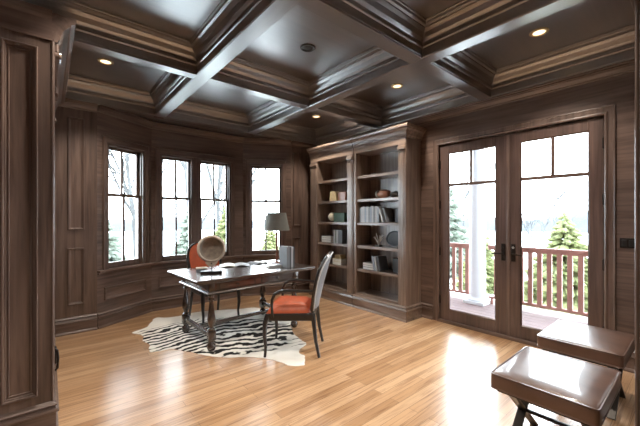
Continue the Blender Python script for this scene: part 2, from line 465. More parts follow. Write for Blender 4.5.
# ------------------------------------------------------------------ french doors
MEET = 1.474
def leaf(nm, y0, y1, hinge_left):
    z0, z1 = .035, DH - .012; x0, x1 = XR + .012, XR + .057
    bm = nbm(); r = .112
    if hinge_left: gl, gr = y1 - .118, y0 + .139       # seen from the room: hinge side is the larger y
    else: gl, gr = y1 - .122, y0 + .11
    box(bm, (x0, gl, z0), (x1, y1, z1), .004); box(bm, (x0, y0, z0), (x1, gr, z1), .004)
    box(bm, (x0, gr, z0), (x1, gl, .178), .004); box(bm, (x0, gr, 2.262), (x1, gl, z1), .004)
    o = struct(nm, bm, DOORW['z'])
    b = nbm(); box(b, (x0 + .006, gr, 1.820), (x1 - .006, gl, 1.858), .004); m = (gl + gr) / 2
    box(b, (x0 + .006, m - .017, 1.845), (x1 - .006, m + .017, 2.27), .004); link('glazing_bar', b, DOORW['y'], o)
    # sticking bead around glass
    b = nbm(); sweep(b, [(gr, .178), (gl, .178), (gl, 2.262), (gr, 2.262)], [(0, 0), (0, .012), (.006, .006), (.012, 0)], True, lambda p: (x0 + .014 - p[2], p[0], p[1])); link('glazing_bead', b, DOORW['z'], o)
    g = nbm(); box(g, (x0 + .02, gr - .01, .17), (x0 + .026, gl + .01, 2.27)); link('pane', g, MGLASS, o)
    hy = y0 + .05 if hinge_left else y1 - .05
    p = nbm(); box(p, (x0 - .01, hy - .022, .90), (x0, hy + .022, 1.10), .006)
    h = link('handle', p, GLASSDARK, o)
    q = nbm(); s = 1 if hinge_left else -1
    tube(q, [(x0 - .008, hy, .985), (x0 - .05, hy, .985)], .009, 10)
    tube(q, [(x0 - .05, hy - .005 * s, .985), (x0 - .052, hy + .05 * s, .984), (x0 - .05, hy + .11 * s, .978)], [.01, .009, .007], 10)
    link('lever', q, GLASSDARK, h)
    q = nbm(); tube(q, [(x0 - .012, hy, 1.06), (x0 - .002, hy, 1.06)], .014, 14); tube(q, [(x0 - .03, hy, 1.06), (x0 - .01, hy, 1.06)], .006, 8); link('thumb_turn', q, M_['palegrey'] if not hinge_left else GLASSDARK, h)
    ye = y1 if hinge_left else y0
    for z in (.3, .95, 1.58, 2.12):
        q = nbm(); tube(q, [(x0 - .004, ye, z - .05), (x0 - .004, ye, z + .05)], .009, 10)
        for e in (-.056, .052): tube(q, [(x0 - .004, ye, z + e), (x0 - .004, ye, z + e + .006)], .006, 8)
        link('hinge', q, GLASSDARK, o)
leaf('door_1', MEET + .003, DY1 - .008, True)
leaf('door_2', DY0 + .008, MEET - .003, False)
bm = nbm(); box(bm, (XR + .004, MEET - .018, .035), (XR + .014, MEET + .018, DH - .014), .004); struct('trim_%d' % k, bm, W['z']); k += 1

# ------------------------------------------------------------------ bookcases along the right wall
XF, XBK = 3.70, 4.07
def bookcase(y0, y1, o0, o1, label, near_side):
    t = thing('bookcase', label, 'bookcase', ((XF + XBK) / 2, (y0 + y1) / 2, 0), 0, 'built-in bookcases on the door wall')
    OX, OY = (XF + XBK) / 2, (y0 + y1) / 2
    T = Matrix.Translation((-OX, -OY, 0))
    def part(nm, mat, *boxes, bev=.003):
        b = nbm()
        for a, c in boxes: box(b, a, c, bev, T)
        return link(nm, b, mat, t)
    g = .006
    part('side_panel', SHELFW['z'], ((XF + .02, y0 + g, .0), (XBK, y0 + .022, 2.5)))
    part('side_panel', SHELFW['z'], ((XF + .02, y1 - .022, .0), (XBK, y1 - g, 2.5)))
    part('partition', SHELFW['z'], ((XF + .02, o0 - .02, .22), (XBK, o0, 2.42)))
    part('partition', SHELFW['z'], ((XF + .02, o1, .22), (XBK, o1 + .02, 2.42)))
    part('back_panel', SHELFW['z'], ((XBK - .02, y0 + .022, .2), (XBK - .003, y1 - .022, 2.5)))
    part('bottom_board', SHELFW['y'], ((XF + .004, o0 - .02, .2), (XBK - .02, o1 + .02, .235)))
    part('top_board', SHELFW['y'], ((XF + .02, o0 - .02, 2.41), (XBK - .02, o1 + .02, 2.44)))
    for s, e in ((y0 + g, o0), (o1, y1 - g)):
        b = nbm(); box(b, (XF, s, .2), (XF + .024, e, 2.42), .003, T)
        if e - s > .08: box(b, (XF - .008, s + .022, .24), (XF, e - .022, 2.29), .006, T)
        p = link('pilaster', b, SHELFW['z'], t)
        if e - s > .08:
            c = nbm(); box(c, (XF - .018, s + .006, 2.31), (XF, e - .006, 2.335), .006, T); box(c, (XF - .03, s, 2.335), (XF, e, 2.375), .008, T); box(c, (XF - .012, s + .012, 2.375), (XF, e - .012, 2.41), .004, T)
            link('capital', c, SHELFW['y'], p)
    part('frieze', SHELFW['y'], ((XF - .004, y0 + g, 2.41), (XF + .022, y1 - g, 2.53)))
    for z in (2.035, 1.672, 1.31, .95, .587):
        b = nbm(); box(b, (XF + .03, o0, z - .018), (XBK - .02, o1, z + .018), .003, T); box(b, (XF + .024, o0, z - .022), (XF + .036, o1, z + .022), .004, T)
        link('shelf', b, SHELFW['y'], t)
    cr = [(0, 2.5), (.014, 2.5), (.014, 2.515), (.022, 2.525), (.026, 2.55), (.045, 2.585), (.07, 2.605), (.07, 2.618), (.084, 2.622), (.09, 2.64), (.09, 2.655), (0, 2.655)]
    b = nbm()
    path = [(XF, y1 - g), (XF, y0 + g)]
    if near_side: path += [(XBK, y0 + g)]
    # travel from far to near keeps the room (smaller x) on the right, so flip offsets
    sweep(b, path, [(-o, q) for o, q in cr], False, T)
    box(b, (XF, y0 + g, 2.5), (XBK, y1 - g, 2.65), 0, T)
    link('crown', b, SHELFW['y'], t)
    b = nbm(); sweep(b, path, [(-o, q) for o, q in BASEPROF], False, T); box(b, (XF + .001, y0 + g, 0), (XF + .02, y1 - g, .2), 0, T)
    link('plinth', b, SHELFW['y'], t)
    return t
bookcase(2.604, 3.585, 2.734, 3.531, 'tall dark wood bookcase beside the french doors, with white books', True)
bookcase(3.585, 4.69, 3.731, 4.493, 'tall dark wood bookcase nearest the bay windows, with a pale ball', False)

# left-hand cabinet seen on its end
CY0, CY1, CF = 2.76, 4.70, .02
t = thing('bookcase', 'dark panelled bookcase end close to camera, with projecting crown', 'bookcase', (XL, CY0, 0))
T = Matrix.Translation((-XL, -CY0, 0))
b = nbm(); box(b, (XL + .003, CY0, 0), (CF, CY0 + .03, 2.6), .002, T); ep = link('end_panel', b, W['z'], t)
b = nbm(); sweep(b, [(-.222, .262), (-.05, .262), (-.05, 2.495), (-.222, 2.495)], PANEL, True, lambda p: (p[0] - XL, -p[2], p[1])); 
sweep(b, [(-.222 + .03, .292), (-.05 - .03, .292), (-.05 - .03, 2.465), (-.222 + .03, 2.465)], [(0, 0), (0, .006), (.006, .008), (.01, 0)], True, lambda p: (p[0] - XL, -p[2], p[1])); link('panel_moulding', b, W['z'], ep)
b = nbm(); tube(b, [(CF + .002 - XL, .006, .2), (CF + .002 - XL, .006, 2.56)], .011, 14); link('corner_bead', b, W['z'], ep, smooth=True)
b = nbm(); box(b, (XL + .003, CY1 - .03, 0), (CF, CY1, 2.6), .002, T); link('end_panel', b, W['z'], t)
b = nbm(); box(b, (XL + .003, CY0 + .03, .0), (XL + .02, CY1 - .03, 2.6), 0, T); link('back_panel', b, W['z'], t)
ym = (CY0 + CY1) / 2
for ya, yb in ((CY0, CY0 + .12), (ym - .07, ym + .07), (CY1 - .12, CY1)):
    b = nbm(); box(b, (CF, ya, .2), (CF + .014, yb, 2.58), .003, T); link('pilaster', b, W['z'], t)
for ya, yb in ((CY0 + .12, ym - .07), (ym + .07, CY1 - .12)):
    for z in (.9, 1.31, 1.672, 2.035):
        b = nbm(); box(b, (XL + .02, ya - .08, z - .018), (CF, yb + .08, z + .018), .003, T); link('shelf', b, W['y'], t)
    b = nbm(); box(b, (CF - .02, ya, .22), (CF + .006, yb, .86), .003, T); dr = link('door', b, W['z'], t)
    b = nbm(); tube(b, [(CF - XL + .006, ya - CY0 + .035, .375), (CF - XL + .02, ya - CY0 + .035, .39), (CF - XL + .022, ya - CY0 + .035, .445), (CF - XL + .02, ya - CY0 + .035, .5), (CF - XL + .006, ya - CY0 + .035, .515)], .006, 8); link('handle', b, GLASSDARK, dr)
b = nbm(); tube(b, [(CF + .014 - XL, .06, .372), (CF + .028 - XL, .06, .385), (CF + .032 - XL, .06, .445), (CF + .028 - XL, .06, .505), (CF + .014 - XL, .06, .52)], .007, 8); link('handle', b, GLASSDARK, t)
cr2 = [(0, 2.56), (.02, 2.56), (.02, 2.578), (.03, 2.585), (.034, 2.61), (.05, 2.65), (.082, 2.69), (.09, 2.69), (.09, 2.705), (.112, 2.715), (.118, 2.735), (.118, 2.752), (0, 2.752)]
b = nbm(); sweep(b, [(CF + .01, CY0 + .002), (CF + .01, CY1)], [(-o, q) for o, q in cr2], False, T); box(b, (XL + .003, CY0, 2.56), (CF + .01, CY1, 2.75), 0, T)
for ya, yb in ((CY0, CY0 + .12), (ym - .07, ym + .07), (CY1 - .12, CY1)):
    box(b, (CF, ya, 2.46), (CF + .05, yb, 2.5), .012, T); box(b, (CF, ya + .01, 2.5), (CF + .034, yb - .01, 2.56), .008, T)
link('crown', b, W['y'], t)
b = nbm(); sweep(b, [(XL + .003, CY0), (CF, CY0)], [(-o * .5, q) for o, q in [(0, 2.56), (.02, 2.56), (.02, 2.58), (.03, 2.69), (.05, 2.71), (.05, 2.752), (0, 2.752)]], False, T); link('crown', b, W['x'], t)
b = nbm(); sweep(b, [(XL + .003, CY0), (CF, CY0), (CF, CY1)], [(-o, q) for o, q in BASEPROF], False, T); link('plinth', b, W['x'], t)

# ------------------------------------------------------------------ desk
DX, DYc, DR = 1.845, 3.73, math.radians(2)
t = thing('writing_desk', 'dark wood writing desk with turned legs standing on zebra rug', 'desk', (DX, DYc, .0047), DR)
b = nbm(); box(b, (-.735, -.46, .732), (.83, .46, .762), .009, None, 3); box(b, (-.72, -.445, .718), (.815, .445, .734), .006); link('tabletop', b, DESKW['x'], t)
LX, LY = .545, .372
def tleg(sx, sy):
    b = nbm(); x, y = sx * LX, sy * LY; h = .038
    box(b, (x - h, y - h, .60), (x + h, y + h, .72), .004); box(b, (x - h, y - h, .115), (x + h, y + h, .215), .006)
    lathe(b, [(.024, .212), (.036, .222), (.036, .235), (.022, .245), (.024, .26), (.040, .30), (.043, .335), (.036, .38), (.026, .45), (.021, .50), (.020, .525), (.032, .535), (.032, .55), (.022, .558), (.024, .575), (.036, .585), (.036, .602)], 20, Tz(x, y))
    lathe(b, [(.018, .0), (.036, .012), (.046, .04), (.042, .07), (.026, .088), (.024, .098), (.036, .104), (.036, .118)], 20, Tz(x, y))
    link('leg', b, DESKW['z'], t, smooth=True)
for sx in (-1, 1):
    for sy in (-1, 1): tleg(sx, sy)
for s in (-1, 1):
    b = nbm(); box(b, (-LX + .038, s * (LY + .026), .60), (LX - .038, s * (LY + .006), .718), .003); link('apron', b, DESKW['x'], t)
    b = nbm(); box(b, (s * (LX + .026), -LY + .038, .625), (s * (LX + .006), LY - .038, .718), .003); link('apron', b, DESKW['y'], t)
b = nbm(); sweep(b, [(-LX - .04, -LY - .04), (LX + .04, -LY - .04), (LX + .04, LY + .04), (-LX - .04, LY + .04)], [(.004, .60), (-.016, .604), (-.022, .614), (-.016, .624), (-.004, .63), (.004, .63)], True); link('apron_moulding', b, DESKW['x'], t)
for x0, x1 in ((-LX + .07, -.05), (.05, LX - .07)):
    b = nbm(); box(b, (x0, -LY - .036, .64), (x1, -LY - .02, .71), .005); d = link('drawer', b, DESKW['x'], t)
    b = nbm(); lathe(b, [(.004, 0), (.006, .006), (.012, .014), (.011, .022), (.004, .026)], 12, Matrix.Translation(((x0 + x1) / 2, -LY - .036, .675)) @ Matrix.Rotation(PI / 2, 4, 'X')); link('knob', b, GLASSDARK, d, smooth=True)
b = nbm(); box(b, (-.04, -LY - .034, .632), (.04, -LY - .02, .712), .006); link('centre_block', b, DESKW['z'], t)
for s in (-1, 1):
    b = nbm(); box(b, (s * LX - .022, -LY + .036, .14), (s * LX + .022, LY - .036, .185), .008); link('stretcher', b, DESKW['y'], t)
b = nbm(); box(b, (-LX + .022, -.022, .142), (LX - .022, .022, .183), .008); link('stretcher', b, DESKW['x'], t)

# ------------------------------------------------------------------ armchairs
def armchair(label, x, y, face, z=0.0):
    """local +y is the way the sitter faces"""
    t = thing('armchair', label, 'chair', (x, y, z), face - PI / 2, 'orange-seated armchairs at the desk')
    FW, BW, DP = .265, .21, .25
    for s in (-1, 1):
        b = nbm(); tube(b, [(s * (FW - .02), DP - .02, .43), (s * (FW - .005), DP + .004, .34), (s * (FW - .002), DP + .010, .22), (s * (FW - .012), DP - .0, .10), (s * (FW - .008), DP + .008, .0)], [.027, .027, .021, .016, .014], 10); link('leg', b, BLACK, t, smooth=True)
        b = nbm(); tube(b, [(s * (BW - .02), -DP + .03, .43), (s * (BW - .01), -DP + .02, .33), (s * (BW + .002), -DP - .0, .16), (s * (BW + .006), -DP - .035, .0)], [.025, .023, .018, .015], 10); link('leg', b, BLACK, t, smooth=True)
    poly = [(-FW, DP), (FW, DP), (BW + .01, -DP + .02), (-BW - .01, -DP + .02)]
    b = nbm(); prism(b, poly, .36, .435, None, .012); link('seat_rail', b, BLACK, t)
    # crowned cushion
    b = nbm(); N = 12; rows = []
    for i in range(N + 1):
        v = i / N; w = FW + (BW - FW) * v; yy = DP - .004 - v * (2 * DP - .06); row = []
        for j in range(N + 1):
            u = j / N * 2 - 1
            e = (1 - abs(u) ** 4) * (1 - abs(2 * v - 1) ** 4)
            row.append(b.verts.new((u * (w - .012) * (1.0), yy, .435 + .02 * (1 if e > 0 else 0) + .075 * max(0, e) ** .45)))
        rows.append(row)
    for i in range(N):
        for j in range(N): b.faces.new((rows[i][j], rows[i][j + 1], rows[i + 1][j + 1], rows[i + 1][j]))
    lo = [b.verts.new((v.co.x, v.co.y, .43)) for v in (rows[0] + [r[-1] for r in rows[1:]] + rows[-1][-2::-1] + [r[0] for r in rows[-2:0:-1]])]
    hi = rows[0] + [r[-1] for r in rows[1:]] + rows[-1][-2::-1] + [r[0] for r in rows[-2:0:-1]]
    for q in range(len(hi)): b.faces.new((hi[q], hi[(q + 1) % len(hi)], lo[(q + 1) % len(hi)], lo[q]))
    b.faces.new(lo); link('seat_cushion', b, M_['orange'], t, smooth=True, ang=60)
    # back: tall balloon shape, raked, curved in plan
    z0, z1 = .46, 1.03
    def halfw(f):
        if f < .62: return .195 + .055 * math.sin(f / .62 * PI / 2)
        g = (f - .62) / .38; return .25 * math.sqrt(max(0.0, 1 - g ** 2.4))
    def bp(u, f, th):
        w = halfw(f); x = u * w
        yy = -DP + .035 - .11 * f - .04 * f * f - .055 * (1 - (x / .25) ** 2) + .03
        return Vector((x, yy + th, z0 + f * (z1 - z0)))
    def slab(nm, mat, th0, th1, sc, puff):
        b = nbm(); NU, NV = 12, 20; F, R = [], []
        for i in range(NV + 1):
            f = 1 - (1 - i / NV) ** 1.5 if i else 0.0
            f = .02 + f * (.972 if sc < 1 else .98)
            fr, rr = [], []
            for j in range(NU + 1):
                u = (j / NU * 2 - 1) * sc
                e = max(0, (1 - (j / NU * 2 - 1) ** 2)) ** .5 * max(0, 1 - (2 * i / NV - 1) ** 4)
                fr.append(b.verts.new(bp(u, f, th1 + puff * e))); rr.append(b.verts.new(bp(u, f, th0)))
            F.append(fr); R.append(rr)
        for i in range(NV):
            for j in range(NU):
                b.faces.new((F[i][j], F[i][j + 1], F[i + 1][j + 1], F[i + 1][j])); b.faces.new((R[i][j + 1], R[i][j], R[i + 1][j], R[i + 1][j + 1]))
            b.faces.new((F[i][0], F[i + 1][0], R[i + 1][0], R[i][0])); b.faces.new((F[i + 1][NU], F[i][NU], R[i][NU], R[i + 1][NU]))
        for j in range(NU):
            b.faces.new((F[0][j + 1], F[0][j], R[0][j], R[0][j + 1])); b.faces.new((F[NV][j], F[NV][j + 1], R[NV][j + 1], R[NV][j]))
        return link(nm, b, mat, t, smooth=True, ang=50)
    br = slab('backrest', M_['grey'], -.022, .004, 1.0, 0.0)
    slab('back_pad', M_['orange'], .004, .014, .88, .03)
    outl = [bp(-1, f, .0) for f in (0, .1, .25, .4, .55, .7, .8, .88, .94, .98, .998)]; outl += [Vector((-p.x, p.y, p.z)) for p in outl[::-1]]
    b = nbm(); tube(b, [Vector(p) + Vector((0, .0, 0)) for p in outl], .015, 10); link('back_frame', b, BLACK, t, smooth=True)
    b = nbm(); tube(b, [Vector(p) * 1.0 + Vector((0, -.02, 0)) for p in outl], .008, 8); link('piping', b, M_['palegrey'], br, smooth=True)
    for s in (-1, 1):
        b = nbm(); pa = bp(s, .36, 0)
        tube(b, [pa, (s * .262, -.12, .668), (s * .275, .02, .672), (s * .278, .10, .665), (s * .277, .155, .635), (s * .274, .18, .58), (s * .268, .185, .50), (s * .258, .18, .40)], [.013, .014, .016, .017, .016, .015, .014, .015], 10); link('armrest', b, BLACK, t, smooth=True)
    # posts between seat and back
    for s in (-1, 1):
        b = nbm(); tube(b, [(s * (BW - .02), -DP + .03, .40), bp(s * .96, .0, 0), bp(s * .98, .08, 0)], .018, 10); link('back_post', b, BLACK, t, smooth=True)
    return t
armchair('black armchair with orange seat pulled out near the corner of the desk', 2.03, 2.845, math.radians(135), .0047)
armchair('armchair with orange back tucked in behind the desk, facing the camera', 1.78, 4.47, -PI / 2 + math.radians(4), .0047)

# ------------------------------------------------------------------ zebra rug
pts = [(.782, 4.493), (.96, 4.60), (1.06, 4.78), (1.157, 4.951), (1.28, 4.86), (1.454, 4.83), (1.62, 4.86), (1.867, 4.801), (2.08, 4.70), (2.261, 4.61), (2.40, 4.56), (2.50, 4.46), (2.46, 4.30), (2.44, 4.1), (2.46, 3.9), (2.52, 3.72), (2.50, 3.58), (2.424, 3.5), (2.36, 3.36), (2.284, 3.233), (2.24, 3.08), (2.214, 2.957), (2.20, 2.87), (2.152, 2.82), (2.05, 2.78), (1.986, 2.70),
       (1.99, 2.62), (1.96, 2.575), (1.90, 2.50), (1.847, 2.451), (1.753, 2.53), (1.72, 2.67), (1.665, 2.803), (1.60, 2.90), (1.534, 2.972), (1.41, 3.06), (1.287, 3.18), (1.20, 3.33), (1.135, 3.466), (1.07, 3.58), (1.014, 3.669), (.90, 3.68), (.815, 3.735), (.83, 3.86), (.86, 3.96), (.827, 4.12), (.86, 4.26), (.84, 4.38)]
fine = []
n = len(pts)
for i in range(n):
    p0, p1, p2, p3 = (Vector(pts[(i + q) % n]) for q in (-1, 0, 1, 2))
    for s in range(5):
        u = s / 5
        q = .5 * ((2 * p1) + (p2 - p0) * u + (2 * p0 - 5 * p1 + 4 * p2 - p3) * u * u + (3 * p1 - p0 - 3 * p2 + p3) * u ** 3)
        q += Vector((noise.noise((q.x * 14, q.y * 14, 0)), noise.noise((q.x * 14, q.y * 14, 5)))) * .014
        fine.append(q)
cx, cy = 1.62, 3.72
b = nbm(); prism(b, [(q.x - cx, q.y - cy) for q in fine], 0.0005, .0045)
tag(link('zebra_hide_rug', b, MZEBRA, loc=(cx, cy, 0)), 'black and white zebra hide rug lying under the desk', 'rug')

# ------------------------------------------------------------------ leather stools
def stool(label, x, y):
    t = thing('stool', label, 'stool', (x, y, 0), 0, 'leather stools along the panelled wall')
    hx, hy = .306, .25
    b = nbm(); bmt = bmesh.new()
    box(b, (-hx, -hy, .390), (hx, hy, .49), .022, None, 4)
    # gentle crown
    for v in b.verts:
        if v.co.z > .48:
            v.co.z += .012 * (1 - (v.co.x / hx) ** 2) * (1 - (v.co.y / hy) ** 2)
    bmt.free()
    bmesh.ops.subdivide_edges(b, edges=[e for e in b.edges if e.calc_length() > .2], cuts=6, use_grid_fill=True)
    for v in b.verts:
        if v.co.z > .4895: v.co.z = .49 + .014 * max(0, 1 - (v.co.x / hx) ** 2) * max(0, 1 - (v.co.y / hy) ** 2)
    cu = link('cushion', b, M_['leather'], t, smooth=True, ang=40)
    for z in (.483, .403):
        b = nbm(); r = .02; pl = []
        for cxx, cyy, a0 in ((hx - r, hy - r, 0), (-hx + r, hy - r, 90), (-hx + r, -hy + r, 180), (hx - r, -hy + r, 270)):
            for a in (0, 30, 60, 90): pl.append((cxx + (r - .001) * math.cos(math.radians(a0 + a)), cyy + (r - .001) * math.sin(math.radians(a0 + a)), z))
        tube(b, pl + pl[:2], .0045, 6, False); link('piping', b, M_['leather'], cu, smooth=True)
    b = nbm(); box(b, (-hx + .03, -hy + .03, .375), (hx - .03, hy - .03, .397), .004); link('seat_base', b, M_['legsteel'], t)
    for sy in (-1, 1):
        for k_, s in enumerate((-1, 1)):
            b = nbm(); yy = sy * .175 + (.0 if k_ else .0)
            ln = math.hypot(.44, .378); a = math.atan2(.378, .44)
            M = Matrix.Translation((0, yy, .189)) @ Matrix.Rotation(-a * s, 4, 'Y')
            box(b, (-ln / 2, -.024, -.009), (ln / 2, .024, .009), .003, M)
            link('leg', b, M_['legsteel'], t)
    b = nbm(); tube(b, [(0, -.175, .189), (0, .175, .189)], .012, 10); link('stretcher', b, M_['legsteel'], t, smooth=True)
    return t
stool('brown leather stool nearer the camera, crossed dark legs, whole cushion in view', 2.31, .575)
stool('brown leather stool standing against the french doors behind the other stool', 3.22, .60)

# ------------------------------------------------------------------ things on the desk
DT = .767
def put(px, py): return (px, py, DT)
t = thing('disc_sculpture', 'round carved wooden dish mounted upright on a dark block on the desk', 'sculpture', put(1.43, 3.63), math.radians(-24))
b = nbm(); box(b, (-.115, -.05, 0), (.115, .05, .032), .004); link('base_block', b, BLACK, t)
b = nbm(); tube(b, [(0, 0, .03), (0, 0, .115)], .006, 8); link('rod', b, GLASSDARK, t, smooth=True)
RX = Matrix.Translation((0, 0, .285)) @ Matrix.Rotation(PI / 2, 4, 'X')
b = nbm(); lathe(b, [(.128, .050), (.136, .055), (.151, .045), (.157, .025), (.155, -.01), (.14, -.05), (.10, -.075), (.05, -.08), (.002, -.08)], 40, RX, False)
lathe(b, [(.002, -.03), (.05, -.028), (.108, -.008), (.128, .050)], 40, RX, False)
rim = link('rim', b, M_['bowl'], t, smooth=True, ang=50)
b = nbm(); lathe(b, [(.002, -.026), (.05, -.024), (.106, -.004), (.124, .045)], 40, RX, False); link('dish', b, M_['bowldark'], t, smooth=True)
b = nbm(); prism(b, [(-.07, -.02), (-.03, -.065), (.03, -.065), (.07, -.02), (.05, .01), (-.05, .01)], -.03, .03, Matrix.Translation((0, -.008, .148)) @ Matrix.Rotation(PI / 2, 4, 'X'), .008); link('neck', b, M_['bowl'], t)
b = nbm(); tube(b, [(0, -.041, .118), (0, -.030, .118)], .009, 10); link('peg_hole', b, BLACK, t)

def book(label, x, y, z, rz, th, dp, ht, cov, flat=False, group=None, lean=0.0, cat='book'):
    """standing book: thickness along local x, spine faces -y, height z. flat: lies on its side."""
    t = thing('book', label, cat, (x, y, z), rz, group)
    L_ = Matrix.Identity(4)
    if flat: L_ = Matrix.Translation((0, 0, th)) @ Matrix.Rotation(PI / 2, 4, 'Y') @ Matrix.Translation((0, 0, -ht / 2)) if False else Matrix.Translation((-ht / 2, 0, th)) @ Matrix.Rotation(PI / 2, 4, 'Y')
    elif lean: L_ = Matrix.Rotation(lean, 4, 'Y')
    b = nbm(); c = .0025
    box(b, (0, -dp / 2, 0), (c, dp / 2, ht), .0008, L_); box(b, (th - c, -dp / 2, 0), (th, dp / 2, ht), .0008, L_)
    box(b, (0, -dp / 2 - .003, 0), (th, -dp / 2 + .001, ht), .0012, L_)
    link('cover', b, M_[cov], t)
    b = nbm(); box(b, (c, -dp / 2 + .002, .004), (th - c, dp / 2 - .005, ht - .004), 0, L_); link('pages', b, M_['paper'], t)
    return t
G = 'books standing on the desk'
bx = 2.335
for lab, th, cov, ht in (('thick grey book standing outermost on the desk, beside the lamp', .042, 'bookgrey', .268), ('charcoal book standing second in the upright row on the desk', .022, 'bookdark', .26), ('white book standing third along the upright row on the desk', .028, 'bookwhite', .262), ('charcoal book last in the upright row, at the desk corner', .024, 'bookdark', .258)):
    book(lab, bx, 3.53, DT, math.radians(-3), th, .19, ht, cov, group=G); bx += th + .002
book('white topped book lying flat in front of the desk lamp', 2.235, 3.60, DT, math.radians(-12), .03, .15, .17, 'bookwhite', True)

t = thing('table_lamp', 'table lamp with grey tapered shade on the far corner of desk', 'lamp', put(2.45, 3.86), 0)
b = nbm(); lathe(b, [(.075, 0), (.078, .012), (.06, .02), (.02, .028), (.014, .035)], 28); link('base', b, M_['stem'], t, smooth=True)
b = nbm(); lathe(b, [(.014, .03), (.018, .05), (.015, .12), (.015, .40), (.02, .415), (.012, .43), (.008, .47)], 18); link('stem', b, M_['stem'], t, smooth=True)
b = nbm(); lathe(b, [(.178, .46), (.130, .705), (.127, .705), (.175, .46)], 40, None, False); tb = b
for q in range(40): pass
link('shade', b, M_['shade'], t, smooth=True, ang=60)
b = nbm(); 
for a in range(3): tube(b, [(0, 0, .69), (.128 * math.cos(a * 2.094), .128 * math.sin(a * 2.094), .695)], .002, 6)
tube(b, [(0, 0, .47), (0, 0, .70)], .003, 6); lathe(b, [(.004, .70), (.009, .71), (.004, .72)], 10); link('harp', b, GLASSDARK, t)
b = nbm(); lathe(b, [(.013, .47), (.015, .5), (.03, .54), (.03, .565), (.012, .59)], 16); link('bulb', b, M_['white'], t, smooth=True)

# open magazines
def magazine(label, x, y, rz, w, h, printed):
    t = thing('magazine', label, 'magazine', put(x, y), rz, 'magazines lying on the desk')
    for s in (-1, 1):
        b = nbm(); N = 8; up, lo = [], []
        for i in range(N + 1):
            u = i / N; zz = .004 + .018 * math.sin(min(1, u * 1.15) * PI) * (1 - .4 * u)
            up.append([b.verts.new((s * u * w, v * h / 2, zz + .004)) for v in (-1, 1)]); lo.append([b.verts.new((s * u * w, v * h / 2, max(0.0004, zz - .004))) for v in (-1, 1)])
        for i in range(N):
            b.faces.new((up[i][0], up[i + 1][0], up[i + 1][1], up[i][1])); b.faces.new((lo[i][1], lo[i + 1][1], lo[i + 1][0], lo[i][0]))
            for v in (0, 1): b.faces.new((up[i][v], lo[i][v], lo[i + 1][v], up[i + 1][v]))
        for i in (0, N): b.faces.new((up[i][0], up[i][1], lo[i][1], lo[i][0]))
        link('page', b, M_['ink'] if s == printed else M_['paper'], t, smooth=True)
magazine('open magazine lying on the far side of the desk beside the dish', 1.90, 4.03, math.radians(-22), .19, .27, 1)
magazine('open magazine lying between the dish and the desk lamp', 2.245, 4.03, math.radians(12), .115, .2, -1)
t = thing('small_box', 'small low grey box on the desk behind the dish base', 'box', put(1.40, 3.86), math.radians(-20))
b = nbm(); box(b, (-.06, -.045, 0), (.06, .045, .03), .003); link('box_body', b, M_['bookgrey'], t)
b = nbm(); box(b, (-.063, -.048, .03), (.063, .048, .045), .004); link('lid', b, M_['bowl'], t)

# ------------------------------------------------------------------ bookcase contents
S1, S2, S3, S4 = (1.694, 1.332, .972, .609)
def lathe_thing(name, label, cat, x, y, z, prof, mat, rot=None, n=28):
    b = nbm(); lathe(b, prof, n, rot); return tag(link(name, b, mat, smooth=True, loc=(x, y, z), ang=45), label, cat)
def ball_prof(r, sq=1.0, N=12): return [(max(.002, r * math.sin(PI * i / N)), r * sq - r * sq * math.cos(PI * i / N)) for i in range(N + 1)]
# shelf by the doors
t = thing('vase', 'brown rounded vessel lying on its side with a pale rim', 'vase', (3.86, 3.115, S1 + .068))
RY = Matrix.Rotation(-PI / 2, 4, 'X')
b = nbm(); lathe(b, [(.01, -.115), (.045, -.105), (.066, -.06), (.068, 0), (.062, .05), (.045, .085), (.04, .09)], 28, RY); link('body', b, M_['brown'], t, smooth=True)
b = nbm(); lathe(b, [(.03, .088), (.056, .09), (.06, .10), (.056, .112), (.034, .112), (.03, .10)], 28, RY, False); link('rim', b, M_['coral'], t, smooth=True)
lathe_thing('bowl', 'dark oval lidded bowl beside the brown vessel on bookcase shelf', 'bowl', 3.87, 2.90, S1 + .001, [(.03, 0), (.05, .006), (.085, .035), (.09, .05), (.075, .07), (.03, .088), (.01, .094), (.008, .1), (.002, .1)], M_['bronze'])
y = 3.482
row = [('bookgrey', .030), ('bookwhite', .036), ('bookwhite', .03), ('bookblue', .034), ('bookwhite', .04), ('bookgrey', .028), ('bookblue', .036), ('bookwhite', .03), ('bookgrey', .034), ('bookwhite', .04), ('bookblue', .03)]
G = 'upright pale books on the middle shelf by the doors'
for i, (cv, th) in enumerate(row):
    book('pale jacketed book upright in the long row on the middle shelf by the doors', 3.83, y, S2 + .001, -PI / 2, th, .19, .225 + .022 * ((i * 7) % 5) / 4, cv, group=G); y -= th + .0015
book('white book leaning against the long row, first of two leaning', 3.83, 3.05, S2 + .004, -PI / 2, .028, .18, .215, 'bookwhite', lean=-.32)
book('pale grey book leaning at the end of the row, next to dark boxes', 3.83, 2.975, S2 + .004, -PI / 2, .026, .18, .215, 'bookgrey', lean=-.32)
for i, (y0, w, h) in enumerate(((2.855, .1, .2),)):
    b = nbm(); box(b, (-.09, -w / 2, 0), (.09, w / 2, h), .004); tag(link('storage_box', b, M_['bookdark'], loc=(3.9, y0 - .04, S2 + .001)), 'dark box beside the two leaning books', 'box')
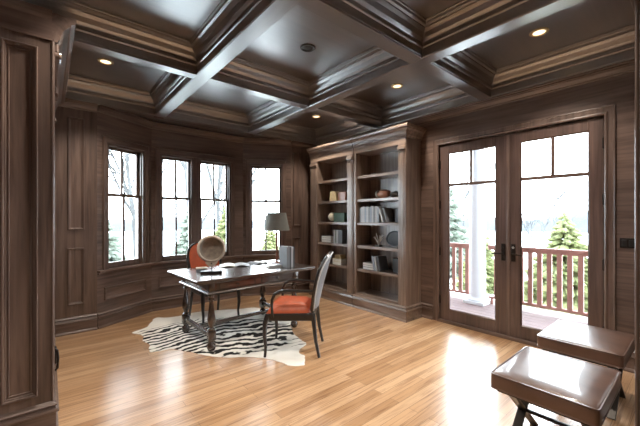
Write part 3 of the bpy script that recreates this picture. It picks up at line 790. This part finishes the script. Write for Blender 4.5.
# coral sculpture, with a dark upright oval shape behind it
t = thing('coral_sculpture', 'small pale branching coral ornament on the shelf by the doors', 'sculpture', (3.80, 3.16, S3 + .001))
b = nbm(); box(b, (-.035, -.045, 0), (.035, .045, .02), .004); link('base', b, M_['bronze'], t)
b = nbm()
for a, l, tz in ((0, .10, .16), (2.2, .09, .14), (4.1, .11, .12), (1.2, .06, .19), (5.2, .08, .17), (3.1, .10, .09)):
    dx, dy = math.cos(a) * .5, math.sin(a)
    tube(b, [(0, 0, .018), (dx * l * .2, dy * l * .2, tz * .5), (dx * l * .65, dy * l * .65, tz * .8), (dx * l, dy * l, tz)], [.011, .009, .007, .005], 8)
    tube(b, [(dx * l * .5, dy * l * .5, tz * .7), (dx * l * .3, dy * l * .9, tz * 1.05)], [.007, .004], 8)
link('branches', b, M_['coral'], t, smooth=True)
t = thing('dark_oval', 'large dark oval shape propped against the back behind the coral ornament', 'dark_oval', (3.985, 2.99, S3 + .002))
b = nbm(); lathe(b, [(.002, 0), (.12, 0), (.14, .004), (.15, .016), (.155, .016), (.146, -.006), (.002, -.008)], 36, Matrix.Translation((.0, 0, .118)) @ Matrix.Rotation(math.radians(-78), 4, 'Y') @ Matrix.Scale(.76, 4, (1, 0, 0)) @ Matrix.Scale(1.05, 4, (0, 1, 0))); link('dark_oval_body', b, M_['bookdark'], t, smooth=True)
G = 'grey books lying stacked by the doors'
z = S4 + .001
for th, cv, lab in ((.034, 'bookgrey', 'grey book at the bottom of the flat pile by the doors'), (.03, 'bookblue', 'slate blue book in the middle of the flat pile by the doors'), (.034, 'bookwhite', 'pale book on top of the flat pile by the doors')):
    book(lab, 3.84, 3.335, z, PI / 2, th, .17, .215, cv, True, G); z += th + .001
book('pale blue book leaning beside the flat pile on the lowest shelf', 3.83, 3.20, S4 + .004, -PI / 2, .034, .19, .215, 'bookblue', lean=-.22)
book('white book leaning behind the pale blue one on the lowest shelf', 3.83, 3.155, S4 + .004, -PI / 2, .030, .19, .21, 'bookwhite', lean=-.22)
book('charcoal book leaning last on the lowest shelf by the doors', 3.83, 3.11, S4 + .004, -PI / 2, .04, .19, .215, 'bookdark', lean=-.22)
b = nbm(); box(b, (-.08, -.08, 0), (.08, .08, .2), .004); tag(link('storage_box', b, M_['bookdark'], loc=(3.93, 2.86, S4 + .001)), 'dark box in the corner of the lowest shelf by the doors', 'box')
# far bookcase
t = thing('ornament_box', 'small gilt box leaning on the upper shelf nearest the windows', 'box', (3.82, 4.15, S1 + .001))
b = nbm(); prism(b, [(-.09, 0), (.09, 0), (.07, .165), (-.055, .165)], -.05, .05, Matrix.Rotation(PI / 2, 4, 'Z') @ Matrix.Rotation(PI / 2, 4, 'X'), .006); link('box_body', b, M_['gold'], t)
b = nbm(); tube(b, [(0, 0, .163), (0, 0, .175)], .012, 10); link('knob', b, M_['bronze'], t)
b = nbm(); box(b, (-.09, -.09, 0), (.09, .09, .14), .006); tag(link('storage_box', b, M_['brown'], loc=(3.86, 3.93, S1 + .001)), 'dark brown box beside the gilt box on the upper shelf', 'box')
t = thing('decorative_ball', 'ivory ball resting on a small stand beside the green box', 'ball', (3.82, 4.205, S2 + .001))
b = nbm(); lathe(b, ball_prof(.078), 28, Matrix.Translation((0, 0, .012))); link('ball', b, M_['ball'], t, smooth=True)
b = nbm(); lathe(b, [(.04, 0), (.042, .008), (.03, .018), (.026, .018)], 20); link('ring_stand', b, M_['bronze'], t, smooth=True)
b = nbm(); box(b, (-.09, -.13, 0), (.09, .13, .155), .006); tag(link('storage_box', b, M_['bookgreen'], loc=(3.85, 3.985, S2 + .001)), 'dark green box beside the ivory ball', 'box')
G = 'books lying stacked near the windows'
z = S3 + .001
for th, cv, lab in ((.04, 'bookgrey', 'grey book at the bottom of the flat pile nearest the windows'), (.036, 'bookwhite', 'pale book in the middle of the flat pile nearest the windows'), (.034, 'bookgrey', 'grey book on top of the flat pile nearest the windows')):
    book(lab, 3.84, 4.30, z, PI / 2 , th, .18, .27, cv, True, G); z += th + .001
y = 4.09
for cv, th, lab in (('bookwhite', .042, 'white book upright beside the flat pile, first of the pair'), ('bookgreen', .02, 'thin green book upright between two white books'), ('bookwhite', .045, 'white book upright next to the black book near the windows'), ('bookdark', .1, 'thick black album upright at the end of the shelf near windows')):
    book(lab, 3.83, y, S3 + .001, -PI / 2, th, .19, .225, cv); y -= th + .002
G = 'cream books near the windows'
z = S4 + .001
for th, cv, lab in ((.05, 'bookcream', 'cream book at the bottom of the pile on the lowest shelf'), (.05, 'bookcream', 'cream book second in the pile on the lowest shelf')):
    book(lab, 3.84, 4.03, z, PI / 2, th, .18, .22, cv, True, G); z += th + .001
b = nbm(); box(b, (-.06, -.07, 0), (.06, .07, .055), .004); tag(link('ornament_box', b, M_['gold'], loc=(3.84, 4.04, z)), 'small gilt box on top of the cream books', 'box')

# ------------------------------------------------------------------ fittings
cxs = [(BX[i][1] + BX[i + 1][0]) / 2 for i in range(3)]; cys = [(BY[j][1] + BY[j + 1][0]) / 2 for j in range(3)]
where = {(0, 2): 'lit brass-rimmed downlight in the ceiling coffer over the panelled bookcase end', (1, 2): None, (2, 2): 'lit downlight in the ceiling coffer above the far bookcase', (2, 1): 'lit downlight in the ceiling coffer above the near bookcase', (2, 0): 'lit downlight in the ceiling coffer by the french doors',
         (1, 1): 'unlit dark round fitting in the central ceiling coffer'}
for (i, j), lab in where.items():
    if lab is None: continue
    t = thing('recessed_light', lab, 'light', (cxs[i] + (.05 if (i, j) == (1, 1) else 0.06 if i == 2 else 0), cys[j] + .02, ZC), 0, 'recessed ceiling lights')
    b = nbm(); lathe(b, [(.075, .002), (.075, -.006), (.066, -.012), (.05, -.008), (.05, .002)], 28); link('trim_ring', b, M_['bronze'] if (i, j) == (1, 1) else M_['gold'], t, smooth=True)
    b = nbm(); lathe(b, [(.05, -.004), (.03, -.007), (.004, -.008)], 24, None, False); lathe(b, [(.05, -.001), (.004, -.001)], 24, None, False); link('lens', b, M_['bronze'] if (i, j) == (1, 1) else M_['bulb'], t, smooth=True)
t = thing('light_switch', 'dark bronze switch plate on the wall beside the door casing', 'switch', (XR, .462, 1.17))
b = nbm(); box(b, (-.008, -.055, -.045), (0, .055, .045), .003); link('plate', b, GLASSDARK, t)
for y in (-.024, .024):
    b = nbm(); box(b, (-.012, y - .016, -.03), (-.007, y + .016, .03), .003); link('rocker', b, BLACK, t)

# ------------------------------------------------------------------ outside
bm = nbm(); box(bm, (XR + .16, -2.5, -.14), (5.9, 7.5, -.05))
for i in range(12): box(bm, (XR + .17 + i * .144, -2.5, -.05), (XR + .17 + i * .144 + .139, 7.5, -.03), .003)
struct('porch_deck', bm, M_['deck'])['kind'] = 'structure'
t = thing('porch_column', 'round white porch column standing on the deck outside the doors', 'column', (5.55, 2.48, -.03))
b = nbm(); box(b, (-.17, -.17, 0), (.17, .17, .05), .006); link('plinth', b, M_['colpaint'], t)
b = nbm(); lathe(b, [(.15, .05), (.158, .065), (.15, .085), (.14, .095), (.13, .11), (.128, .13), (.125, 1.2), (.115, 2.75)], 32); link('shaft', b, M_['colpaint'], t, smooth=True)
b = nbm(); box(b, (-.15, -.15, 2.75), (.15, .15, 2.8), .006); link('capital', b, M_['colpaint'], t)
bm = nbm(); box(bm, (5.42, -2.5, 2.77), (5.68, 7.5, 3.05), .006); struct('porch_beam', bm, M_['colpaint'])['kind'] = 'structure'
bm = nbm(); box(bm, (XR + .16, -2.5, 3.05), (6.0, 7.5, 3.15), .01); struct('ceiling_porch', bm, M_['colpaint'])
def railing(label, y0, y1, ys, grp='porch railings'):
    t = thing('porch_railing', label, 'railing', (5.65, (y0 + y1) / 2, -.03), 0, grp)
    oy = (y0 + y1) / 2
    b = nbm(); box(b, (-.035, y0 - oy, .94), (.035, y1 - oy, .98), .006); box(b, (-.02, y0 - oy, .90), (.02, y1 - oy, .94), .003); link('top_rail', b, M_['rail'], t)
    b = nbm(); box(b, (-.02, y0 - oy, .09), (.02, y1 - oy, .13), .003); link('bottom_rail', b, M_['rail'], t)
    for y in ys:
        b = nbm(); box(b, (-.018, y - oy - .031, .125), (.018, y - oy + .031, .905), .003); link('baluster', b, M_['rail'], t)
    for y in (y0 + .05, y1 - .05):
        b = nbm(); box(b, (-.015, y - oy - .02, 0), (.015, y - oy + .02, .095), .003); link('foot', b, M_['rail'], t)
railing('reddish railing on the house-end side of the white column', 2.56, 4.6, [2.70 + .122 * i for i in range(15)])
railing('long reddish railing outside the french door away from the column', .2, 2.34, [2.22 - .123 * i for i in range(16)])
bm = nbm(); box(bm, (-60, -60, -1.3), (90, 90, -1.2)); struct('ground', bm, M_['ground'])
# far wooded hills
bm = nbm()
def ridge(cx, cy, L, ang, h, seed):
    T = Tz(cx, cy, -1.2, ang); N = 40; M2 = 6; rows = []
    for i in range(N + 1):
        u = i / N * 2 - 1; hh = h * (1 - u * u) * (.7 + .5 * noise.noise((u * 3 + seed, seed, 0))) + .2; row = []
        for j in range(M2 + 1):
            v = j / M2; row.append(bm.verts.new(T @ Vector((u * L, v * 12 - 6, max(0, hh * math.sin(PI * v))))))
        rows.append(row)
    for i in range(N):
        for j in range(M2): bm.faces.new((rows[i][j], rows[i + 1][j], rows[i + 1][j + 1], rows[i][j + 1]))
ridge(76, 18, 42, PI / 2, 4.2, 1.0); ridge(30, 78, 50, 0, 3.4, 4.0)
struct('hill', bm, M_['hill'], smooth=True)

def spruce(label, x, y, h, r, seed, mat, group=None, dens=1.0):
    rnd = random.Random(seed)
    t = thing('spruce_tree', label, 'tree', (x, y, -1.2), 0, group)
    b = nbm(); tube(b, [(0, 0, 0), (0, 0, h * .5), (0, 0, h * .98)], [.035 * h * .5, .02 * h * .5, .004], 8); link('trunk', b, M_['sbark'], t, smooth=True)
    b = nbm(); lv = int(22 * dens)
    for i in range(lv):
        f = (i + .5) / lv; z = h * (.06 + .94 * f); R = r * (1 - f) ** .85 + .04
        nb = max(5, int(13 * (1 - f) + 5))
        for q in range(nb):
            a = 2 * PI * (q + rnd.random() * .7) / nb + i * .7; L_ = R * rnd.uniform(.75, 1.12)
            c, s = math.cos(a), math.sin(a); dz = -L_ * .22; zz = z + rnd.uniform(-.03, .03) * h
            w = .045 * h * .35 + .10 * L_
            tube(b, [(c * .02, s * .02, zz), (c * L_ * .45, s * L_ * .45, zz + dz * .5), (c * L_ * .8, s * L_ * .8, zz + dz * .9), (c * L_, s * L_, zz + dz * .75)], [w * .5, w, w * .65, .006], 5)
            for e in (-1, 1):
                a2 = a + e * .55; c2, s2 = math.cos(a2), math.sin(a2)
                x0, y0 = c * L_ * .4, s * L_ * .4
                tube(b, [(x0, y0, zz + dz * .45), (x0 + c2 * L_ * .3, y0 + s2 * L_ * .3, zz + dz * .9), (x0 + c2 * L_ * .48, y0 + s2 * L_ * .48, zz + dz * .9)], [w * .4, w * .5, .005], 4)
    tube(b, [(0, 0, h * .93), (0, 0, h * 1.02)], [.03, .004], 5)
    link('foliage', b, mat, t)
spruce('green spruce behind the railing, framed by the door away from the column', 10.0, 2.29, 2.70, 1.45, 3, M_['spruce'], None, 1.2)
spruce('tall frosted spruce seen past the white column through the doors', 14.0, 7.9, 5.2, 1.7, 8, M_['spruce2'])
spruce('green spruce close behind the porch column', 12.0, 5.3, 2.6, .9, 11, M_['spruce'])
spruce('young spruce seen through the first pane of the middle bay windows', 3.9, 12.0, 3.0, 1.0, 21, M_['spruce2'])
spruce('young spruce seen through the second of the middle bay windows', 5.55, 12.4, 3.3, 1.05, 22, M_['spruce'])
spruce('bushy yellow green conifer outside the window behind the lamp', 7.25, 11.9, 2.3, .9, 23, M_['shrub'])
spruce('frosted spruce filling the lower sash of the angled window by the bookcase end', 1.1, 11.0, 3.0, 1.3, 24, M_['spruce2'])
spruce('wide frosted spruce at the edge of the first angled window', .1, 12.5, 2.6, 1.4, 25, M_['spruce2'])

def bare_tree(label, x, y, h, seed, spread=1.0):
    rnd = random.Random(seed)
    t = thing('bare_tree', label, 'tree', (x, y, -1.2), 0, 'bare winter trees beyond the bay')
    tr, br = nbm(), nbm()
    def grow(p, d, L_, r, lev):
        pts = [p]; q = p.copy(); dd = d.copy()
        for s in range(4):
            dd = (dd + Vector((rnd.uniform(-.13, .13), rnd.uniform(-.13, .13), rnd.uniform(-.02, .08)))).normalized(); q = q + dd * L_ / 4; pts.append(q.copy())
        tube(tr if lev == 0 else br, pts, [max(.011, q_) for q_ in (r, r * .85, r * .72, r * .6, r * .5)], 7 if lev == 0 else 5, lev == 0)
        if lev < 4:
            for kk in range(rnd.choice((3, 4)) if lev else 6):
                i = rnd.randint(1 if lev else 1, 4); a = rnd.uniform(0, 2 * PI); tl = rnd.uniform(.45, .85) * spread
                nd = (dd + Vector((math.cos(a) * tl, math.sin(a) * tl, .15))).normalized()
                grow(pts[i], nd, L_ * rnd.uniform(.5, .7), r * .58, lev + 1)
    grow(Vector((0, 0, 0)), Vector((0, 0, 1)), h * .55, h * .0105, 0)
    link('trunk', tr, M_['bark'], t, smooth=True); link('branches', br, M_['bark'], t)
bare_tree('slim bare tree in the first pane of the middle bay windows', 2.7, 14.0, 10, 31)
bare_tree('bare tree with forked trunk between the middle bay windows', 4.5, 13.6, 11, 32)
bare_tree('thick bare tree leaning in the second middle bay window', 6.3, 15.0, 12, 33)
bare_tree('bare tree at the far edge of the second middle bay window', 7.4, 16.0, 11, 34)
bare_tree('bare tree filling the upper sash of the first angled window', .9, 13.5, 10, 35)
bare_tree('bare tree behind the frosted spruces in the first angled window', -.6, 16.0, 11, 36)
bare_tree('leafless tree on the slope beside the door spruce', 17.0, 4.9, 4.2, 37)
bare_tree('leafless tree between the porch column and the meeting of doors', 17.0, 8.3, 6.5, 38)

# ------------------------------------------------------------------ light
w = bpy.data.worlds.new('overcast sky'); SC.world = w; w.use_nodes = True
nt = w.node_tree; bg = nt.nodes['Background']
tc = nt.nodes.new('ShaderNodeTexCoord'); sp = nt.nodes.new('ShaderNodeSeparateXYZ'); nt.links.new(tc.outputs['Generated'], sp.inputs[0])
r = ramp(nt, [(.0, (.78, .86, .95)), (.5, (.82, .91, 1.0)), (.6, (.87, .94, 1.0)), (1, (.74, .87, 1.0))])
mr = nt.nodes.new('ShaderNodeMapRange'); mr.inputs[1].default_value = -1; mr.inputs[2].default_value = 1; nt.links.new(sp.outputs[2], mr.inputs[0]); nt.links.new(mr.outputs[0], r.inputs['Fac'])
nt.links.new(r.outputs['Color'], bg.inputs['Color']); bg.inputs['Strength'].default_value = 11.0

def spot(x, y, z, e, size=2.0, col=(1, .9, .78)):
    l = bpy.data.lights.new('downlight', 'SPOT'); l.energy = e; l.spot_size = size; l.spot_blend = .6; l.shadow_soft_size = .05; l.color = col
    o = bpy.data.objects.new('downlight', l); COL.objects.link(o); o.location = (x, y, z)
for i in range(3):  # seen downlights, plus bare spots added in out-of-frame coffers to light the room
    for j in range(3):
        if (i, j) in ((1, 1), (1, 2)): continue
        spot(cxs[i] + (.06 if i == 2 else 0), cys[j] + .02, ZC - .03, 66)

# ------------------------------------------------------------------ camera
cam = bpy.data.cameras.new('camera'); co = bpy.data.objects.new('camera', cam); COL.objects.link(co)
cam.sensor_width = 36; cam.lens = 324 / 640 * 36; cam.shift_y = 5 / 640; cam.clip_start = .02; cam.clip_end = 300
co.location = (0, 0, 1.4); co.rotation_euler = (PI / 2, 0, math.radians(-40))
SC.camera = co
SC.view_settings.view_transform = 'Standard'; SC.view_settings.look = 'None'; SC.view_settings.gamma = 1; SC.view_settings.use_curve_mapping = False
SC.view_settings.exposure = 0.78
SC.cycles.max_bounces = 10; SC.cycles.diffuse_bounces = 6; SC.cycles.transparent_max_bounces = 12
